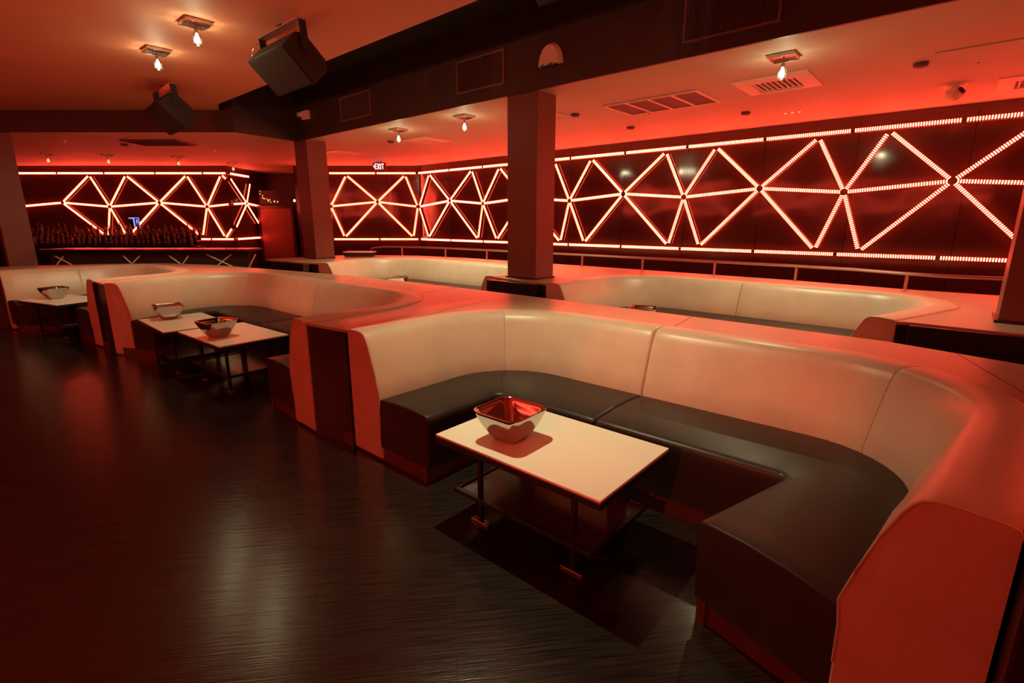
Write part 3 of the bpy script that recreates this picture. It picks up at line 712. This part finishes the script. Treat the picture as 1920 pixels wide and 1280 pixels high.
diffuser(6.45, 10.9, .36, 'square diffuser in the low ceiling just right of the second column', rz=.1)
diffuser(8.3, -.35, .36, 'square diffuser in the low ceiling cut by the right edge')
t = thing('return_vent', 'dark parallelogram return vent in the low ceiling over the bar side', 'air vent', (3.3, 12.15, LOWZ), math.radians(-48.5))
obj('backing', boxes((-.50, .50, -.30, .30, -.010, 0)), M['matte'], t)
obj('vent_frame', boxes((-.53, -.50, -.33, .33, -.02, 0), (.50, .53, -.33, .33, -.02, 0), (-.50, .50, -.33, -.30, -.02, 0), (-.50, .50, .30, .33, -.02, 0)), M['beam'], t)
bm = nbm()
for i in range(12): box(bm, -.49, .49, -.28+.05*i, -.27+.05*i, -.018, -.010)
obj('louvre', bm, M['matte'], t)
def access(x, y, a, b, label):
    t = thing('access_panel', label, 'access panel', (x, y, LOWZ), 0, 'flush access panels')
    obj('panel', boxes((-a, a, -b, b, -.010, 0)), M['paint'], t, bevel=.003)
    bm = nbm(); lathe(bm, [(.012, -.014), (.012, -.009)], 10, (a-.05, 0, 0)); obj('latch', bm, M['ventdark'], t)
access(6.72, .18, .33, .30, 'large flush access panel in the low ceiling at top right')
access(6.35, 4.83, .22, .22, 'small flush access panel behind the centre column top')
def sprinkler(x, y, label, z=LOWZ):
    t = thing('sprinkler_head', label, 'sprinkler', (x, y, z), 0, 'sprinkler heads in the low ceiling')
    bm = nbm(); lathe(bm, [(.035, -.008), (.035, 0)], 14); obj('escutcheon', bm, M['steel'], t)
    bm = nbm(); tube(bm, [(0, 0, -.008), (0, 0, -.045)], .009, 8); lathe(bm, [(.028, -.052), (.028, -.047)], 12); obj('deflector', bm, M['steel'], t)
for x, y, lb in [(7.0, 3.62, 'sprinkler head on the low ceiling below the long grille'), (7.5, 7.7, 'sprinkler head on the low ceiling beside the diffuser near the EXIT sign'), (2.0, 13.1, 'sprinkler head over the bar beside the left column'),
                 (6.9, 9.6, 'sprinkler head low ceiling near the second column'), (4.35, 12.3, 'sprinkler head right of the dark return vent')]: sprinkler(x, y, lb)
def detector(x, y, label):
    t = thing('smoke_detector', label, 'smoke detector', (x, y, LOWZ), 0, 'round detectors on the low ceiling')
    bm = nbm(); lathe(bm, [(.03, -.038), (.055, -.034), (.062, -.02), (.065, 0)], 18); obj('detector_body', bm, M['ventdark'], t)
    bm = nbm(); lathe(bm, [(.008, -.041), (.008, -.037)], 8, (.02, 0, 0)); obj('indicator', bm, M['matte'], t)
for x, y, lb in [(6.7, .60, 'round detector on the low ceiling left of the large access panel'), (7.95, 2.62, 'round detector between the long grille and the square diffuser'), (6.46, 4.5, 'round detector just right of the centre column top'),
                 (7.9, 4.4, 'small round detector low near the LED wall, right of the column'), (2.9, 12.9, 'round detector left of the dark return vent'), (6.2, 8.6, 'round detector left of the small diffuser')]: detector(x, y, lb)
# drooping projector-like fitting
t = thing('ceiling_fitting', 'crumpled pale fitting hanging from the low ceiling at right', 'ceiling fitting', (8.0, .37, LOWZ))
bm = nbm(); lathe(bm, [(.10, -.02), (.12, 0)], 16); obj('mount_plate', bm, M['frame'], t)
bm = nbm(); lathe(bm, [(.03, -.16), (.075, -.14), (.09, -.09), (.06, -.05), (.03, -.02)], 12)
for v in bm.verts: v.co += Vector((random.uniform(-.02, .02), random.uniform(-.02, .02), random.uniform(-.012, .012)))
obj('shade', bm, M['frame'], t)
bm = nbm(); tube(bm, [(-.06, -.05, -.05), (-.10, -.09, -.10)], .02, 8); obj('bracket', bm, M['matte'], t)
# small row of three pin lights near the wall
for i, nm in enumerate(('left', 'middle', 'right')):
    t = thing('pin_light', f'tiny lit pin on the low ceiling below the diffuser, {nm} one of three', 'light', (8.4, 2.22-.09*i, LOWZ), 0, 'three pin lights')
    bm = nbm(); lathe(bm, [(.012, -.012), (.016, 0)], 10); obj('lens', bm, M['dim'], t)
    bm = nbm(); lathe(bm, [(.022, -.004), (.022, 0)], 12); obj('bezel', bm, M['steel'], t)

# ------------------------------------------------------------------ EXIT sign
t = thing('exit_sign', 'EXIT sign hanging from the low ceiling before the back LED wall', 'exit sign', (7.98, 11.61, LOWZ), -math.radians(48.5))
obj('sign_box', boxes((-.165, .165, -.025, .025, -.225, -.035)), M['exitred'], t, bevel=.006)
obj('rear_face', boxes((-.150, .150, .0255, .029, -.215, -.045)), M['exithalo'], t)
obj('canopy', boxes((-.08, .08, -.03, .03, -.035, 0)), M['frame'], t)
bm = nbm(); Y0, Y1 = -.030, -.0255; zb, zt = -.200, -.065; tk = .016
def S_(x0, x1, z0, z1): box(bm, x0, x1, Y0, Y1, z0, z1)
S_(-.115, -.115+tk, zb, zt)
for z in (zb, (zb+zt)/2-tk/2, zt-tk): S_(-.099, -.062, z, z+tk)
def diag(xa, za, xb, zb_):
    d = Vector((xb-xa, 0, zb_-za)).normalized(); n = Vector((d.z, 0, -d.x))*tk*.5
    q = [Vector((xa, 0, za))+n, Vector((xb, 0, zb_))+n, Vector((xb, 0, zb_))-n, Vector((xa, 0, za))-n]
    f1 = [bm.verts.new((v.x, Y0, v.z)) for v in q]; f2 = [bm.verts.new((v.x, Y1, v.z)) for v in q]
    bm.faces.new(f1); bm.faces.new(f2[::-1])
    for i in range(4): bm.faces.new([f1[i], f1[(i+1) % 4], f2[(i+1) % 4], f2[i]])
diag(-.046, zb, .006, zt); diag(-.046, zt, .006, zb)
S_(.026, .026+tk, zb, zt); S_(.058, .118, zt-tk, zt); S_(.080, .080+tk, zb, zt-tk)
# arrow on the left of the word
diag(-.148, (zb+zt)/2, -.132, (zb+zt)/2+.02); diag(-.148, (zb+zt)/2, -.132, (zb+zt)/2-.02)
obj('lettering', bm, M['exitlit'], t)

# ------------------------------------------------------------------ bar on the left
ang = math.atan2(SID.y, SID.x)
bar = thing('bar_counter', 'long dark bar counter with zigzag inlaid front under the cross beam', 'bar counter', fs(9.35, -6.9), ang)
obj('bar_top', boxes((-1.75, 2.05, 0, .62, 1.06, 1.10)), M['black'], bar, bevel=.006)
obj('nosing', boxes((-1.75, 2.05, -.012, .0, 1.062, 1.098)), M['black'], bar)
obj('bar_front', boxes((-1.70, 2.0, .16, .22, .12, 1.06)), M['matte'], bar)
obj('bar_kick', boxes((-1.70, 2.0, .20, .26, 0, .12)), M['black'], bar)
s_ = lambda px: (px-960)/946.*9.45*.98+6.9
for (xa, za), (xb, zb2) in [((92, .97), (126, .78)), ((108, .97), (91, .80)), ((221, .98), (238, .80)), ((254, .98), (232, .80)), ((308, .98), (334, .78)), ((346, .98), (330, .80)), ((380, 1.0), (430, .76)), ((427, 1.0), (396, .78)), ((473, 1.0), (458, .76))]:
    bm = nbm(); tube(bm, [(s_(xa), .145, za), (s_(xb), .145, zb2)], .012, 8); obj('inlay_rod', bm, M['frame'], bar)
bb = thing('back_bar', 'dark stepped back bar shelf under the left LED wall', 'shelf', fs(14.05, -10.9), ang)
for i, (d0, z) in enumerate([(0, .96), (.22, 1.09), (.42, 1.22)]):
    obj('shelf', boxes((-2.9, 2.15, d0, d0+.22, z-.04, z)), M['black'], bb)
obj('cabinet', boxes((-2.9, 2.15, .02, .64, 0, .92)), M['matte'], bb)
obj('riser', boxes((-2.9, 2.15, .23, .24, .96, 1.05), (-2.9, 2.15, .43, .44, 1.09, 1.18)), M['black'], bb)
def bottle(m, h, r, label):
    t = thing('bottle', label, 'bottle')
    bm = nbm(); lathe(bm, [(r*.9, 0), (r, .01), (r, h*.56), (r*.85, h*.64), (r*.38, h*.74), (r*.33, h*.93), (r*.42, h*.935), (r*.42, h)], 10); obj('bottle_body', bm, m, t)
    bm = nbm(); lathe(bm, [(r*1.03, h*.18), (r*1.03, h*.45)], 10); obj('paper_label', bm, M['label'], t)
    return t
protos = [(M['glass'], .30, .038, 'amber glass bottle'), (M['glass2'], .29, .036, 'clear glass bottle'), (M['glass3'], .31, .037, 'dark green glass bottle'), (M['glass'], .24, .046, 'squat amber glass bottle')]
first = {}
ORD += ['sixteenth', 'seventeenth', 'eighteenth', 'nineteenth', 'twentieth', 'twenty-first']
for row, (d0, z, n, rn) in enumerate([(.11, .96, 34, 'front'), (.33, 1.09, 34, 'middle'), (.53, 1.22, 32, 'rear')]):
    cnt = [0, 0, 0, 0]
    for i in range(n):
        k_ = random.randrange(4); sx = -2.8+4.85*i/(n-1)+random.uniform(-.03, .03)
        p = fs(14.05+d0, -10.9+sx, z+.001); lb = f'{protos[k_][3]}, {ORD[cnt[k_]]} of its kind from the left, {rn} bar step'; cnt[k_] += 1
        g = f'{protos[k_][3]}s on the {rn} step of the back bar'
        if k_ not in first:
            first[k_] = bottle(*protos[k_][:3], lb); first[k_].location = p; first[k_]['group'] = g; o = first[k_]
        else: o = dup(first[k_], p, random.uniform(0, 6), lb, g)
        o.scale = (1, 1, random.uniform(.8, 1.12))
# reflection of a small blue sign, built as a glowing face behind the bottles
t = thing('blue_sign_reflection', 'small blue sign reflection, built as a glowing face on the bar wall', 'sign', fs(14.72, -10.72, 1.45), ang)
obj('sign_face', boxes((-.14, .14, 0, .02, 0, .26)), M['matte'], t)
obj('glowing_outline', boxes((.01, .14, -.012, 0, .235, .25), (.125, .14, -.012, 0, .0, .235), (-.02, .01, -.012, 0, .0, .25), (.06, .09, -.012, 0, .05, .2), (-.14, -.02, -.012, 0, .22, .25)), M['blue'], t)
# corridor reflections, built as glowing dots on a made-up panel
cl = thing('amber_reflection_panel', 'made-up dark panel of glowing dots for amber reflections above the corridor door', 'reflection stand-in', fs(16.1, -7.45, 2.10), ang)
obj('panel_face', boxes((-.32, .32, 0, .03, 0, .42)), M['matte'], cl)
bm = nbm()
for i in range(16):
    x = -.28+.56*random.random(); z = .05+(.28*(1-(x+.28)/.56)**2)*random.random()+.05*random.random(); lathe(bm, [(.010, 0), (.010, .02)], 8, (x, -.012, z))
obj('amber_glints', bm, M['amber'], cl)
bm = nbm(); lathe(bm, [(.010, 0), (.010, .02)], 8, (-.27, -.012, .38)); obj('green_dot', bm, M['green'], cl)
t = thing('red_glint', 'single glowing red dot, made up for an LED glint left of the second column', 'light', fs(17.02, -7.05, 2.25))  # glowing dot made up for a red LED glint beside the column
bm = nbm(); lathe(bm, [(.010, -.04), (.032, -.02), (.032, .02), (.010, .04)], 12, (0, -.06, 0)); obj('glint_dot', bm, M['redglint'], t)
obj('mount_plate', boxes((-.04, .04, -.04, .04, -.04, .04)), M['matte'], t); t.rotation_euler[2] = ang
